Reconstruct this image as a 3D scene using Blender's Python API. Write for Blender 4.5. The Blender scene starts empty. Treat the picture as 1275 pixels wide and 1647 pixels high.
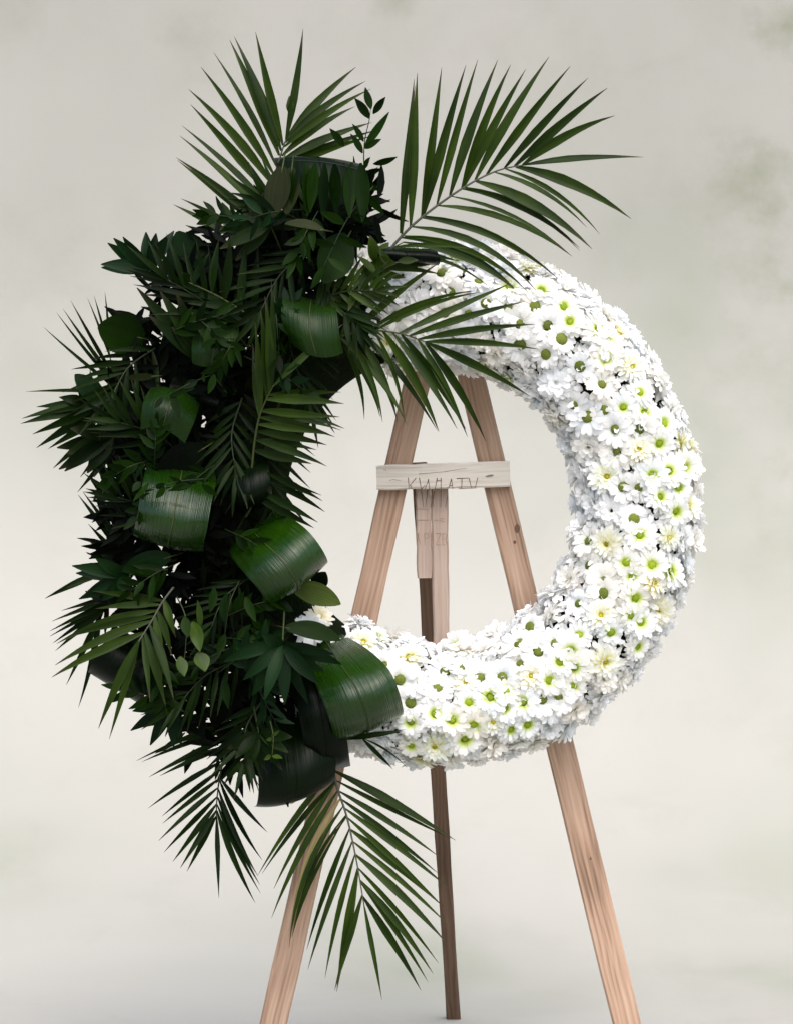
import bpy, bmesh, math, random
from mathutils import Vector, Matrix
R = math.radians
rnd = random.Random(11)
sc = bpy.context.scene
COL = sc.collection

# ------------------------------------------------------------------ camera
D = 4.0            # metres from the lens to the plane of the wreath
CH = 0.943         # camera height above the floor
cam_d = bpy.data.cameras.new('camera')
cam = bpy.data.objects.new('camera', cam_d); COL.objects.link(cam)
cam.location = (0, -D, CH); cam.rotation_euler = (R(90), 0, 0)
cam_d.sensor_fit = 'VERTICAL'; cam_d.sensor_height = 24.0
cam_d.lens = 24.0 * D / 1.647
cam_d.clip_start = 0.05; cam_d.clip_end = 200
sc.camera = cam

# ------------------------------------------------------------------ daylight
SUN_EL, SUN_AZ = R(57), R(165)          # from the front, a little to the right
w = bpy.data.worlds.new('World'); sc.world = w; w.use_nodes = True
wn = w.node_tree.nodes; wl = w.node_tree.links
bg = wn['Background']
sky = wn.new('ShaderNodeTexSky'); sky.sky_type = 'NISHITA'; sky.sun_disc = False
sky.sun_elevation = SUN_EL; sky.sun_rotation = SUN_AZ
sky.air_density = 1.0; sky.dust_density = 3.6; sky.ozone_density = 1.0
wl.new(sky.outputs[0], bg.inputs[0]); bg.inputs[1].default_value = 0.14
sd = bpy.data.lights.new('sun', 'SUN'); sd.energy = 1.5; sd.angle = R(75); sd.color = (1.0, 0.965, 0.925)
so = bpy.data.objects.new('sun', sd); COL.objects.link(so)
sdir = Vector((math.sin(SUN_AZ) * math.cos(SUN_EL), math.cos(SUN_AZ) * math.cos(SUN_EL), math.sin(SUN_EL)))
so.rotation_euler = sdir.to_track_quat('Z', 'Y').to_euler()
so.location = sdir * 6
sc.view_settings.view_transform = 'Standard'; sc.view_settings.look = 'None'
sc.view_settings.exposure = 1.02
sc.cycles.max_bounces = 16; sc.cycles.diffuse_bounces = 10; sc.cycles.transmission_bounces = 10; sc.view_settings.gamma = 1.0

# ------------------------------------------------------------------ helpers
def P(x, y, d=0.0):
    """a point of the photograph (1275 x 1647), d metres in front of the wreath plane"""
    k = (D - d) / D / 1000.0
    return Vector(((x - 637.5) * k, -d, CH + (823.5 - y) * k))

def link(o, parent=None):
    COL.objects.link(o)
    if parent is not None: o.parent = parent
    return o

def tag(o, label=None, cat=None, group=None, kind=None):
    if label: o['label'] = label
    if cat: o['category'] = cat
    if group: o['group'] = group
    if kind: o['kind'] = kind
    return o

def empty(name, loc=(0, 0, 0)):
    o = bpy.data.objects.new(name, None); COL.objects.link(o)
    o.empty_display_size = 0.02; o.location = loc
    return o

def mesh(name, verts, faces, mat, smooth=True, uvs=None):
    m = bpy.data.meshes.new(name)
    m.from_pydata([tuple(v) for v in verts], [], faces)
    if smooth: m.polygons.foreach_set('use_smooth', [True] * len(m.polygons))
    if uvs is not None:
        ul = m.uv_layers.new(name='UVMap')
        li = [0] * len(m.loops); m.loops.foreach_get('vertex_index', li)
        flat = []
        for i in li: flat += [uvs[i][0], uvs[i][1]]
        ul.data.foreach_set('uv', flat)
    if mat: m.materials.append(mat)
    m.update()
    return m

def part(name, verts, faces, mat, parent, loc=None, smooth=True, uvs=None):
    """a mesh part; verts are given in world space and stored relative to the parent"""
    off = parent.matrix_basis.translation if parent is not None else Vector((0, 0, 0))
    if parent is not None and parent.parent is not None: off = off + parent.parent.matrix_basis.translation
    o = bpy.data.objects.new(name, mesh(name, [Vector(v) - off for v in verts], faces, mat, smooth, uvs))
    return link(o, parent)

def tube(pts, radii, n=6):
    v, f = [], []
    for i, p in enumerate(pts):
        t = (pts[min(i + 1, len(pts) - 1)] - pts[max(i - 1, 0)]).normalized()
        a = t.cross(Vector((0, 1, 0.13))).normalized(); b = t.cross(a)
        for k in range(n):
            an = 2 * math.pi * k / n
            v.append(p + (a * math.cos(an) + b * math.sin(an)) * radii[i])
    for i in range(len(pts) - 1):
        for k in range(n):
            f.append((i * n + k, i * n + (k + 1) % n, (i + 1) * n + (k + 1) % n, (i + 1) * n + k))
    f.append(tuple(range(n))[::-1]); f.append(tuple((len(pts) - 1) * n + k for k in range(n)))
    return v, f

def spline(pts, n):
    """Catmull-Rom through vectors (any dimension as tuples)"""
    out = []; m = len(pts) - 1
    for i in range(n + 1):
        t = i / n * m; k = min(int(t), m - 1); u = t - k
        p0, p1, p2, p3 = pts[max(k - 1, 0)], pts[k], pts[k + 1], pts[min(k + 2, m)]
        out.append(tuple(0.5 * (2 * b + (c - a) * u + (2 * a - 5 * b + 4 * c - e) * u * u + (3 * b - a - 3 * c + e) * u ** 3)
                         for a, b, c, e in zip(p0, p1, p2, p3)))
    return out

# ------------------------------------------------------------------ materials
def new_mat(name):
    m = bpy.data.materials.new(name); m.use_nodes = True
    nt = m.node_tree
    return m, nt.nodes, nt.links, nt.nodes['Principled BSDF']

def N(nodes, t, **kw):
    n = nodes.new(t)
    for k, v in kw.items(): setattr(n, k, v)
    return n

def ramp(nodes, stops):
    r = nodes.new('ShaderNodeValToRGB')
    el = r.color_ramp.elements
    while len(el) < len(stops): el.new(0.5)
    for e, (p, c) in zip(el, stops): e.position = p; e.color = (*c, 1)
    return r

def leaf_mat(name, c1, c2, rough=0.38, trans=0.18, vein=0.0, vein_n=40, coat=0.0, spec=0.28, tcol=None, tips=0.0):
    m, n, l, b = new_mat(name)
    oi = N(n, 'ShaderNodeObjectInfo')
    geo = N(n, 'ShaderNodeNewGeometry')
    no = N(n, 'ShaderNodeTexNoise'); no.inputs['Scale'].default_value = 16; no.inputs['Detail'].default_value = 3
    l.new(geo.outputs['Position'], no.inputs['Vector'])
    ad = N(n, 'ShaderNodeMath', operation='MULTIPLY_ADD'); ad.inputs[1].default_value = 0.55
    l.new(oi.outputs['Random'], ad.inputs[0])
    sb = N(n, 'ShaderNodeMath', operation='MULTIPLY_ADD'); sb.inputs[1].default_value = 1.0; sb.inputs[2].default_value = -0.28
    l.new(no.outputs['Fac'], sb.inputs[0]); l.new(sb.outputs[0], ad.inputs[2])
    rp = ramp(n, [(0.08, c1), (0.85, c2)]); l.new(ad.outputs[0], rp.inputs[0])
    uv = N(n, 'ShaderNodeUVMap')
    sp = N(n, 'ShaderNodeSeparateXYZ'); l.new(uv.outputs[0], sp.inputs[0])
    col = rp.outputs[0]
    # fine parallel nerves from the leaf's own u coordinate
    mu = N(n, 'ShaderNodeMath', operation='MULTIPLY'); mu.inputs[1].default_value = vein_n * 6.283
    l.new(sp.outputs[0], mu.inputs[0])
    si = N(n, 'ShaderNodeMath', operation='SINE'); l.new(mu.outputs[0], si.inputs[0])
    cb = N(n, 'ShaderNodeCombineXYZ')
    m1 = N(n, 'ShaderNodeMath', operation='MULTIPLY'); m1.inputs[1].default_value = vein_n * 1.3; l.new(sp.outputs[0], m1.inputs[0])
    m2 = N(n, 'ShaderNodeMath', operation='MULTIPLY'); m2.inputs[1].default_value = 1.6; l.new(sp.outputs[1], m2.inputs[0])
    l.new(m1.outputs[0], cb.inputs[0]); l.new(m2.outputs[0], cb.inputs[1]); l.new(oi.outputs['Random'], cb.inputs[2])
    n2 = N(n, 'ShaderNodeTexNoise'); n2.inputs['Scale'].default_value = 1.0; n2.inputs['Detail'].default_value = 2
    l.new(cb.outputs[0], n2.inputs['Vector'])
    hs = N(n, 'ShaderNodeMath', operation='MULTIPLY_ADD'); hs.inputs[1].default_value = 0.06
    l.new(si.outputs[0], hs.inputs[0]); l.new(n2.outputs['Fac'], hs.inputs[2])
    if vein > 0:
        bu = N(n, 'ShaderNodeBump'); bu.inputs['Strength'].default_value = vein; bu.inputs['Distance'].default_value = 0.002
        l.new(hs.outputs[0], bu.inputs['Height']); l.new(bu.outputs[0], b.inputs['Normal'])
        mx = N(n, 'ShaderNodeMix', data_type='RGBA', blend_type='MULTIPLY')
        mx.inputs[0].default_value = 0.45
        r2 = ramp(n, [(0.3, (0.45, 0.5, 0.4)), (0.75, (1.25, 1.2, 1.0))]); l.new(n2.outputs['Fac'], r2.inputs[0])
        l.new(col, mx.inputs[6]); l.new(r2.outputs[0], mx.inputs[7]); col = mx.outputs[2]
    if tips > 0:      # dried brown points
        mt = N(n, 'ShaderNodeMapRange'); mt.inputs[1].default_value = 0.80; mt.inputs[2].default_value = 1.0; mt.inputs[4].default_value = tips
        l.new(sp.outputs[1], mt.inputs[0])
        mb = N(n, 'ShaderNodeMix', data_type='RGBA'); l.new(mt.outputs[0], mb.inputs[0]); l.new(col, mb.inputs[6]); mb.inputs[7].default_value = (0.06, 0.045, 0.028, 1); col = mb.outputs[2]
    l.new(col, b.inputs['Base Color'])
    b.inputs['Roughness'].default_value = rough
    b.inputs['Specular IOR Level'].default_value = spec
    b.inputs['Coat Weight'].default_value = coat; b.inputs['Coat Roughness'].default_value = 0.22
    tr = N(n, 'ShaderNodeBsdfTranslucent')
    hm = N(n, 'ShaderNodeMix', data_type='RGBA', blend_type='MULTIPLY'); hm.inputs[0].default_value = 1
    hm.inputs[7].default_value = (*(tcol or (1.6, 1.7, 0.5)), 1)
    l.new(col, hm.inputs[6]); l.new(hm.outputs[2], tr.inputs[0])
    ms = N(n, 'ShaderNodeMixShader'); ms.inputs[0].default_value = trans
    out = n['Material Output']
    l.new(b.outputs[0], ms.inputs[1]); l.new(tr.outputs[0], ms.inputs[2]); l.new(ms.outputs[0], out.inputs[0])
    return m

M = {}
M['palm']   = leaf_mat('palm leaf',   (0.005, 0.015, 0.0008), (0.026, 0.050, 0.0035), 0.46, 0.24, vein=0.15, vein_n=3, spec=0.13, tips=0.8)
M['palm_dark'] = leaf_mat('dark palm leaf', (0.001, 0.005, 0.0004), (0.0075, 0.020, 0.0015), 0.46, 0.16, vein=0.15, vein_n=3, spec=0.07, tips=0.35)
M['palm_dry'] = leaf_mat('straw coloured palm leaf', (0.16, 0.13, 0.06), (0.28, 0.22, 0.11), 0.5, 0.2, vein=0.25, vein_n=3)
M['ruscus'] = leaf_mat('ruscus leaf', (0.0010, 0.0050, 0.0003), (0.0070, 0.0225, 0.0010), 0.38, 0.16, vein=0.15, vein_n=3, spec=0.045)
M['ruscus_light'] = leaf_mat('young leaf', (0.010, 0.026, 0.002), (0.036, 0.070, 0.005), 0.4, 0.25, vein=0.2, vein_n=3, spec=.2)
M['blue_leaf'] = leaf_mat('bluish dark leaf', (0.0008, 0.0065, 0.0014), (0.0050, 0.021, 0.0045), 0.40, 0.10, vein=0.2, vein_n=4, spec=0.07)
M['aspi']   = leaf_mat('aspidistra leaf', (0.003, 0.017, 0.0005), (0.010, 0.036, 0.0012), 0.15, 0.10, vein=0.9, vein_n=44, spec=0.36, coat=0.12)
M['aspi_soft'] = leaf_mat('matt aspidistra leaf', (0.003, 0.014, 0.0004), (0.009, 0.030, 0.001), 0.36, 0.10, vein=0.5, vein_n=26, spec=0.18)
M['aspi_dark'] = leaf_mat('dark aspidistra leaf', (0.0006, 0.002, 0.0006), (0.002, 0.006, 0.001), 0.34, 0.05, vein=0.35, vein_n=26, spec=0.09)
M['aspi_olive'] = leaf_mat('olive leaf underside', (0.045, 0.075, 0.012), (0.075, 0.11, 0.02), 0.5, 0.2, vein=0.4, vein_n=14)
M['dull'] = leaf_mat('dull olive leaf', (0.010, 0.014, 0.004), (0.024, 0.030, 0.010), 0.5, 0.2, vein=0.3, vein_n=6, spec=0.06)
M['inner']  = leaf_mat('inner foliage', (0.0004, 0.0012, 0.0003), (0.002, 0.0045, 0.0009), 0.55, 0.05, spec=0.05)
M['stem']   = leaf_mat('green stem', (0.014, 0.022, 0.005), (0.04, 0.05, 0.012), 0.5, 0.0, spec=0.2)
M['stem_dark'] = leaf_mat('dark stem', (0.006, 0.012, 0.003), (0.015, 0.022, 0.006), 0.5, 0.0, spec=0.2)
M['stem_grey'] = leaf_mat('grey brown rachis', (0.045, 0.05, 0.035), (0.085, 0.08, 0.06), 0.5, 0.0)

def petal_mat(name, base, mid, tip, p0, p1):
    m, n, l, b = new_mat(name)
    uv = N(n, 'ShaderNodeUVMap'); sp = N(n, 'ShaderNodeSeparateXYZ'); l.new(uv.outputs[0], sp.inputs[0])
    rp = ramp(n, [(0.0, base), (p0, mid), (p1, tip)]); l.new(sp.outputs[1], rp.inputs[0])
    oi = N(n, 'ShaderNodeObjectInfo')
    r2 = ramp(n, [(0.0, (0.96, 0.98, 1.0)), (0.4, (1, 1, 1)), (0.85, (1.0, 0.985, 0.95)), (1.0, (0.985, 0.955, 0.90))]); l.new(oi.outputs['Random'], r2.inputs[0])
    mx = N(n, 'ShaderNodeMix', data_type='RGBA', blend_type='MULTIPLY'); mx.inputs[0].default_value = 1
    l.new(rp.outputs[0], mx.inputs[6]); l.new(r2.outputs[0], mx.inputs[7])
    l.new(mx.outputs[2], b.inputs['Base Color'])
    mu = N(n, 'ShaderNodeMath', operation='MULTIPLY'); mu.inputs[1].default_value = 25; l.new(sp.outputs[0], mu.inputs[0])
    si = N(n, 'ShaderNodeMath', operation='SINE'); l.new(mu.outputs[0], si.inputs[0])
    bu = N(n, 'ShaderNodeBump'); bu.inputs['Strength'].default_value = 0.25; bu.inputs['Distance'].default_value = 0.0008
    l.new(si.outputs[0], bu.inputs['Height']); l.new(bu.outputs[0], b.inputs['Normal'])
    b.inputs['Roughness'].default_value = 0.6; b.inputs['Specular IOR Level'].default_value = 0.25
    tr = N(n, 'ShaderNodeBsdfTranslucent'); l.new(mx.outputs[2], tr.inputs[0])
    ms = N(n, 'ShaderNodeMixShader'); ms.inputs[0].default_value = 0.38
    l.new(b.outputs[0], ms.inputs[1]); l.new(tr.outputs[0], ms.inputs[2]); l.new(ms.outputs[0], n['Material Output'].inputs[0])
    return m
WHT = (0.93, 0.93, 0.925)
M['petal'] = petal_mat('white petal', (0.80, 0.84, 0.70), (0.88, 0.89, 0.88), WHT, 0.2, 0.45)
M['petal_lime'] = petal_mat('white petal with lime base', (0.46, 0.60, 0.04), (0.80, 0.86, 0.44), WHT, 0.24, 0.48)
M['petal_cream'] = petal_mat('cream petal', (0.80, 0.76, 0.16), (0.90, 0.88, 0.55), (0.90, 0.90, 0.86), 0.35, 0.75)

def disc_mat(name, c_in, c_out, sc_=900):
    m, n, l, b = new_mat(name)
    tc = N(n, 'ShaderNodeTexCoord')
    vo = N(n, 'ShaderNodeTexVoronoi'); vo.inputs['Scale'].default_value = sc_; l.new(tc.outputs['Object'], vo.inputs['Vector'])
    rp = ramp(n, [(0.0, c_out), (0.7, c_in)]); l.new(vo.outputs['Distance'], rp.inputs[0])
    oi = N(n, 'ShaderNodeObjectInfo')
    r2 = ramp(n, [(0, (0.75, 0.8, 0.7)), (1, (1.2, 1.15, 1.1))]); l.new(oi.outputs['Random'], r2.inputs[0])
    mx = N(n, 'ShaderNodeMix', data_type='RGBA', blend_type='MULTIPLY'); mx.inputs[0].default_value = 1
    l.new(rp.outputs[0], mx.inputs[6]); l.new(r2.outputs[0], mx.inputs[7]); l.new(mx.outputs[2], b.inputs['Base Color'])
    bu = N(n, 'ShaderNodeBump'); bu.inputs['Strength'].default_value = 0.7; bu.inputs['Distance'].default_value = 0.0012; bu.invert = True
    l.new(vo.outputs['Distance'], bu.inputs['Height']); l.new(bu.outputs[0], b.inputs['Normal'])
    b.inputs['Roughness'].default_value = 0.7; b.inputs['Specular IOR Level'].default_value = 0.2
    return m
M['disc_olive'] = disc_mat('olive flower disc', (0.105, 0.135, 0.018), (0.15, 0.19, 0.030))
M['disc_lime'] = disc_mat('lime flower disc', (0.19, 0.28, 0.012), (0.32, 0.42, 0.03))
M['disc_yellow'] = disc_mat('yellow flower disc', (0.42, 0.36, 0.02), (0.66, 0.58, 0.06))

def wood_mat(name, dark, mid, light, grain=1.0, knots=0.0):
    m, n, l, b = new_mat(name)
    tc = N(n, 'ShaderNodeTexCoord'); oi = N(n, 'ShaderNodeObjectInfo')
    mp = N(n, 'ShaderNodeMapping'); mp.inputs['Scale'].default_value = (150, 150, 4.0)
    l.new(tc.outputs['Object'], mp.inputs['Vector'])
    of = N(n, 'ShaderNodeVectorMath', operation='ADD'); l.new(mp.outputs[0], of.inputs[0])
    cx = N(n, 'ShaderNodeMath', operation='MULTIPLY'); cx.inputs[1].default_value = 40; l.new(oi.outputs['Random'], cx.inputs[0])
    l.new(cx.outputs[0], of.inputs[1])
    n1 = N(n, 'ShaderNodeTexNoise'); n1.inputs['Scale'].default_value = 1.0; n1.inputs['Detail'].default_value = 5; n1.inputs['Distortion'].default_value = 0.6
    l.new(of.outputs[0], n1.inputs['Vector'])
    mp2 = N(n, 'ShaderNodeMapping'); mp2.inputs['Scale'].default_value = (14, 14, 4.0); l.new(tc.outputs['Object'], mp2.inputs['Vector'])
    n2 = N(n, 'ShaderNodeTexNoise'); n2.inputs['Scale'].default_value = 1.0; n2.inputs['Detail'].default_value = 2; l.new(mp2.outputs[0], n2.inputs['Vector'])
    wv = N(n, 'ShaderNodeTexWave', wave_type='BANDS', bands_direction='X'); wv.inputs['Scale'].default_value = 26; wv.inputs['Distortion'].default_value = 14.0
    wv.inputs['Detail'].default_value = 2; wv.inputs['Detail Scale'].default_value = 0.6
    ofs = N(n, 'ShaderNodeVectorMath', operation='ADD')
    mp3 = N(n, 'ShaderNodeMapping'); mp3.inputs['Scale'].default_value = (1.5, 1.5, 0.3); l.new(tc.outputs['Object'], ofs.inputs[0]); l.new(cx.outputs[0], ofs.inputs[1]); l.new(ofs.outputs[0], mp3.inputs['Vector']); l.new(mp3.outputs[0], wv.inputs['Vector'])
    a = N(n, 'ShaderNodeMath', operation='MULTIPLY_ADD'); a.inputs[1].default_value = 0.22 * grain; l.new(wv.outputs['Fac'], a.inputs[0])
    a2 = N(n, 'ShaderNodeMath', operation='MULTIPLY_ADD'); a2.inputs[1].default_value = 0.75; l.new(n1.outputs['Fac'], a2.inputs[0])
    a3 = N(n, 'ShaderNodeMath', operation='MULTIPLY_ADD'); a3.inputs[1].default_value = 0.95; a3.inputs[2].default_value = -0.44; l.new(n2.outputs['Fac'], a3.inputs[0])
    l.new(a3.outputs[0], a2.inputs[2]); l.new(a2.outputs[0], a.inputs[2])
    rp = ramp(n, [(0.12, dark), (0.45, mid), (0.85, light)]); l.new(a.outputs[0], rp.inputs[0])
    l.new(rp.outputs[0], b.inputs['Base Color'])
    bu = N(n, 'ShaderNodeBump'); bu.inputs['Strength'].default_value = 0.3; bu.inputs['Distance'].default_value = 0.001
    l.new(n1.outputs['Fac'], bu.inputs['Height']); l.new(bu.outputs[0], b.inputs['Normal'])
    b.inputs['Roughness'].default_value = 0.75; b.inputs['Specular IOR Level'].default_value = 0.25
    return m
M['wood'] = wood_mat('raw pine', (0.08, 0.048, 0.030), (0.38, 0.245, 0.168), (0.56, 0.405, 0.30), 0.5)
M['wood_pale'] = wood_mat('bleached board', (0.36, 0.31, 0.24), (0.62, 0.565, 0.49), (0.70, 0.655, 0.585), 0.5)
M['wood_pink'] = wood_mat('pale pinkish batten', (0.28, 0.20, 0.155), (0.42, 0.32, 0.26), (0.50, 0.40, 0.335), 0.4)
M['wood_brown'] = wood_mat('brown batten', (0.05, 0.03, 0.018), (0.12, 0.072, 0.046), (0.19, 0.12, 0.08), 0.9)  # rear leg and the largest knot: darker brown than the pine legs
m, n, l, b = new_mat('brown scratched writing'); b.inputs['Base Color'].default_value = (0.14, 0.065, 0.045, 1); b.inputs['Roughness'].default_value = 0.8; M['ink'] = m
m, n, l, b = new_mat('faint brown writing'); b.inputs['Base Color'].default_value = (0.30, 0.18, 0.12, 1); b.inputs['Roughness'].default_value = 0.8; M['ink_faint'] = m
m, n, l, b = new_mat('grey knot'); b.inputs['Base Color'].default_value = (0.27, 0.25, 0.21, 1); b.inputs['Roughness'].default_value = 0.8; M['knot_grey'] = m
m, n, l, b = new_mat('dark nail head'); b.inputs['Base Color'].default_value = (0.05, 0.035, 0.03, 1); b.inputs['Roughness'].default_value = 0.5; b.inputs['Metallic'].default_value = 0.6; M['nail'] = m
m, n, l, b = new_mat('green floral foam')
no = N(n, 'ShaderNodeTexNoise'); no.inputs['Scale'].default_value = 90
rp = ramp(n, [(0.3, (0.003, 0.005, 0.002)), (0.7, (0.009, 0.013, 0.006))]); l.new(no.outputs['Fac'], rp.inputs[0]); l.new(rp.outputs[0], b.inputs['Base Color'])
b.inputs['Roughness'].default_value = 0.95; b.inputs['Specular IOR Level'].default_value = 0.02; M['foam'] = m

# ------------------------------------------------------------------ backdrop: one painted sweep, floor into wall
def backdrop_mat():
    m, n, l, b = new_mat('mottled off-white plaster')
    geo = N(n, 'ShaderNodeNewGeometry')
    def noise(scale, detail, rough=0.5, off=0, dist=0.0):
        mp = N(n, 'ShaderNodeMapping'); mp.inputs['Location'].default_value = (off, off * 0.7, off * 1.3)
        l.new(geo.outputs['Position'], mp.inputs['Vector'])
        x = N(n, 'ShaderNodeTexNoise'); x.inputs['Scale'].default_value = scale; x.inputs['Detail'].default_value = detail
        x.inputs['Roughness'].default_value = rough; x.inputs['Distortion'].default_value = dist
        l.new(mp.outputs[0], x.inputs['Vector']); return x.outputs['Fac']
    rp = ramp(n, [(0.32, (0.262, 0.273, 0.224)), (0.46, (0.316, 0.315, 0.281)), (0.62, (0.346, 0.340, 0.309))])
    l.new(noise(0.9, 3, 0.5, 3.1, 0.3), rp.inputs[0])
    col = rp.outputs[0]
    fine = noise(9, 6, 0.65, 1.7)
    # old damp stains: centre x, z on the wall, radius, strength, colour
    for (sx, sz, r, st, c) in STAINS:
        vm = N(n, 'ShaderNodeVectorMath', operation='SUBTRACT'); l.new(geo.outputs['Position'], vm.inputs[0]); vm.inputs[1].default_value = (sx, WALL_Y, sz)
        vs = N(n, 'ShaderNodeVectorMath', operation='MULTIPLY'); l.new(vm.outputs[0], vs.inputs[0]); vs.inputs[1].default_value = (1, 0.6, 1)
        le = N(n, 'ShaderNodeVectorMath', operation='LENGTH'); l.new(vs.outputs[0], le.inputs[0])
        wob = N(n, 'ShaderNodeMath', operation='MULTIPLY_ADD'); wob.inputs[1].default_value = r * 1.5; l.new(fine, wob.inputs[0]); l.new(le.outputs['Value'], wob.inputs[2])
        mr = N(n, 'ShaderNodeMapRange'); mr.interpolation_type = 'SMOOTHSTEP'
        mr.inputs[1].default_value = r * 0.35; mr.inputs[2].default_value = r * 1.5; mr.inputs[3].default_value = st; mr.inputs[4].default_value = 0.0
        l.new(wob.outputs[0], mr.inputs[0])
        mx = N(n, 'ShaderNodeMix', data_type='RGBA'); l.new(mr.outputs[0], mx.inputs[0]); l.new(col, mx.inputs[6]); mx.inputs[7].default_value = (*c, 1)
        col = mx.outputs[2]
    # small worn specks
    mx = N(n, 'ShaderNodeMix', data_type='RGBA', blend_type='MULTIPLY'); mx.inputs[0].default_value = 0.18
    r3 = ramp(n, [(0.30, (0.72, 0.73, 0.68)), (0.48, (1, 1, 1)), (0.75, (1.03, 1.03, 1.03))]); l.new(noise(4.2, 8, 0.62, 8.3, 0.4), r3.inputs[0])
    l.new(col, mx.inputs[6]); l.new(r3.outputs[0], mx.inputs[7]); col = mx.outputs[2]
    l.new(col, b.inputs['Base Color'])
    bu = N(n, 'ShaderNodeBump'); bu.inputs['Strength'].default_value = 0.08; bu.inputs['Distance'].default_value = 0.01
    l.new(fine, bu.inputs['Height']); l.new(bu.outputs[0], b.inputs['Normal'])
    b.inputs['Roughness'].default_value = 0.92; b.inputs['Specular IOR Level'].default_value = 0.1
    return m
WALL_Y = 2.4
def wallxz(px, py):
    k = (D + WALL_Y) / D / 1000
    return ((px - 637.5) * k, CH + (823.5 - py) * k)
OLV, GRY = (0.178, 0.192, 0.122), (0.213, 0.229, 0.174)
STAINS = []
for (px, py, r, st, c) in [(1225, 285, 0.2, 0.55, OLV), (1200, 330, 0.4, 0.3, OLV), (1262, 40, 0.16, 0.8, OLV), (1265, 465, 0.06, 0.7, OLV), (1180, 430, 0.2, 0.25, OLV), (1275, 620, 0.4, 0.3, OLV),
                           (1275, 850, 0.3, 0.5, OLV), (640, 0, 0.12, 0.6, GRY), (310, 60, 0.25, 0.35, GRY), (30, 1400, 0.45, 0.75, GRY), (0, 1270, 0.25, 0.7, OLV), (110, 1480, .2, .4, OLV),
                           (1180, 1480, 0.5, 0.65, GRY), (1100, 1400, .2, .35, OLV), (830, 1440, 0.3, 0.18, GRY), (1275, 1250, 0.2, 0.5, GRY), (0, 0, 0.25, 0.4, GRY), (120, 1500, .5, .4, GRY), (1230, 1560, .5, .35, OLV), (90, 420, .3, .25, GRY), (420, 1560, .3, .25, GRY), (880, 180, .35, .22, GRY), (22, 985, .012, .7, (.7, .7, .68)), (40, 978, .006, .7, (.7, .7, .68)), (18, 1050, .012, .5, (.7, .7, .68)), (1130, 620, 0.3, 0.2, GRY), (1150, 1010, 0.3, 0.2, OLV)]:
    x_, z_ = wallxz(px, py); STAINS.append((x_, z_, r, st, c))
prof = [(-9.0, 0.0), (-4, 0.0), (-1, 0.0), (0.3, 0.0), (0.6, 0.0)]
RC = WALL_Y - 0.64
for i in range(1, 25):
    a = math.pi / 2 * i / 24
    prof.append((0.64 + RC * math.sin(a), RC * (1 - math.cos(a))))
prof += [(WALL_Y, 2.2), (WALL_Y, 3.0), (WALL_Y, 4.2)]
xs = [-6 + 0.5 * i for i in range(25)]
bv = [(x, y, z) for (y, z) in prof for x in xs]
bf = [(j * 25 + i, j * 25 + i + 1, (j + 1) * 25 + i + 1, (j + 1) * 25 + i) for j in range(len(prof) - 1) for i in range(24)]
bd = bpy.data.objects.new('backdrop', mesh('backdrop', bv, bf, backdrop_mat())); link(bd)
tag(bd, 'mottled off-white plaster backdrop curving down into the floor', 'backdrop', kind='structure')

# ------------------------------------------------------------------ easel
WM = {}
def plank(name, a, b, w1, w2, th, mat, parent, wdir=None, bev=0.0025, origin=None, seg=14, wobble=0.0009):
    """a squared batten from a to b (centres of its front face), object z along its length so the grain follows it"""
    z = (b - a).normalized(); L = (b - a).length
    wd = (wdir or Vector((1, 0, 0))); wd = (wd - z * wd.dot(z)).normalized()
    nrm = wd.cross(z)
    if nrm.y < 0: pass
    else: nrm = -nrm
    v, f = [], []
    rr = random.Random(name + str(round(a.x, 3)))
    for i in range(seg + 1):
        t = i / seg; hw = (w1 + (w2 - w1) * t) / 2 + rr.uniform(-1, 1) * wobble
        q = [(-hw + bev, 0), (hw - bev, 0), (hw, -bev), (hw, -th + bev), (hw - bev, -th), (-hw + bev, -th), (-hw, -th + bev), (-hw, -bev)]
        for (x, y) in q: v.append(Vector((x, y, L * t)))
    for i in range(seg):
        for k in range(8):
            f.append((i * 8 + k, i * 8 + (k + 1) % 8, (i + 1) * 8 + (k + 1) % 8, (i + 1) * 8 + k))
    f.append(tuple(range(8))[::-1]); f.append(tuple(seg * 8 + k for k in range(8)))
    o = bpy.data.objects.new(name, mesh(name, v, f, mat, smooth=False)); link(o, parent)
    base = parent.location if parent else Vector((0, 0, 0))
    o.matrix_local = Matrix.Translation(a - base) @ Matrix((wd, nrm, z)).transposed().to_4x4()
    WM[o.name] = Matrix.Translation(a) @ Matrix((wd, nrm, z)).transposed().to_4x4()
    bm = bmesh.new(); bm.from_mesh(o.data); bmesh.ops.recalc_face_normals(bm, faces=bm.faces); bm.to_mesh(o.data); bm.free()
    return o

easel = empty('wooden_easel', (0.0, 0.09, 0.0))
tag(easel, 'rough wooden three-legged easel with a pale crossbar, standing behind the wreath', 'easel')
LD = -0.088
def foot(x0, y0, x1, y1, d):
    # extend the line down to the floor
    p, q = P(x0, y0, d), P(x1, y1, d)
    t = p.z / (p.z - q.z); return p + (q - p) * t
lt, rt = P(706, 455, LD), P(722, 455, LD - 0.031)
plank('front_leg', foot(642, 745, 440, 1647, LD), lt, 0.046, 0.044, 0.028, M['wood'], easel)
plank('front_leg', foot(787, 727, 1008, 1647, LD), P(731, 494, LD), 0.0455, 0.043, 0.028, M['wood'], easel)
ca, cb_ = P(605.5, 768.5, LD + 0.0225), P(819.5, 762, LD + 0.0225)
cross = plank('crossbar', ca, cb_, 0.0405, 0.0415, 0.02, M['wood_pale'], easel, wdir=Vector((0, 0, 1)))
rear = plank('rear_leg', P(729, 1643, -0.62), P(674, 752, -0.142), 0.0262, 0.0262, 0.022, M['wood_brown'], easel)
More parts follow.
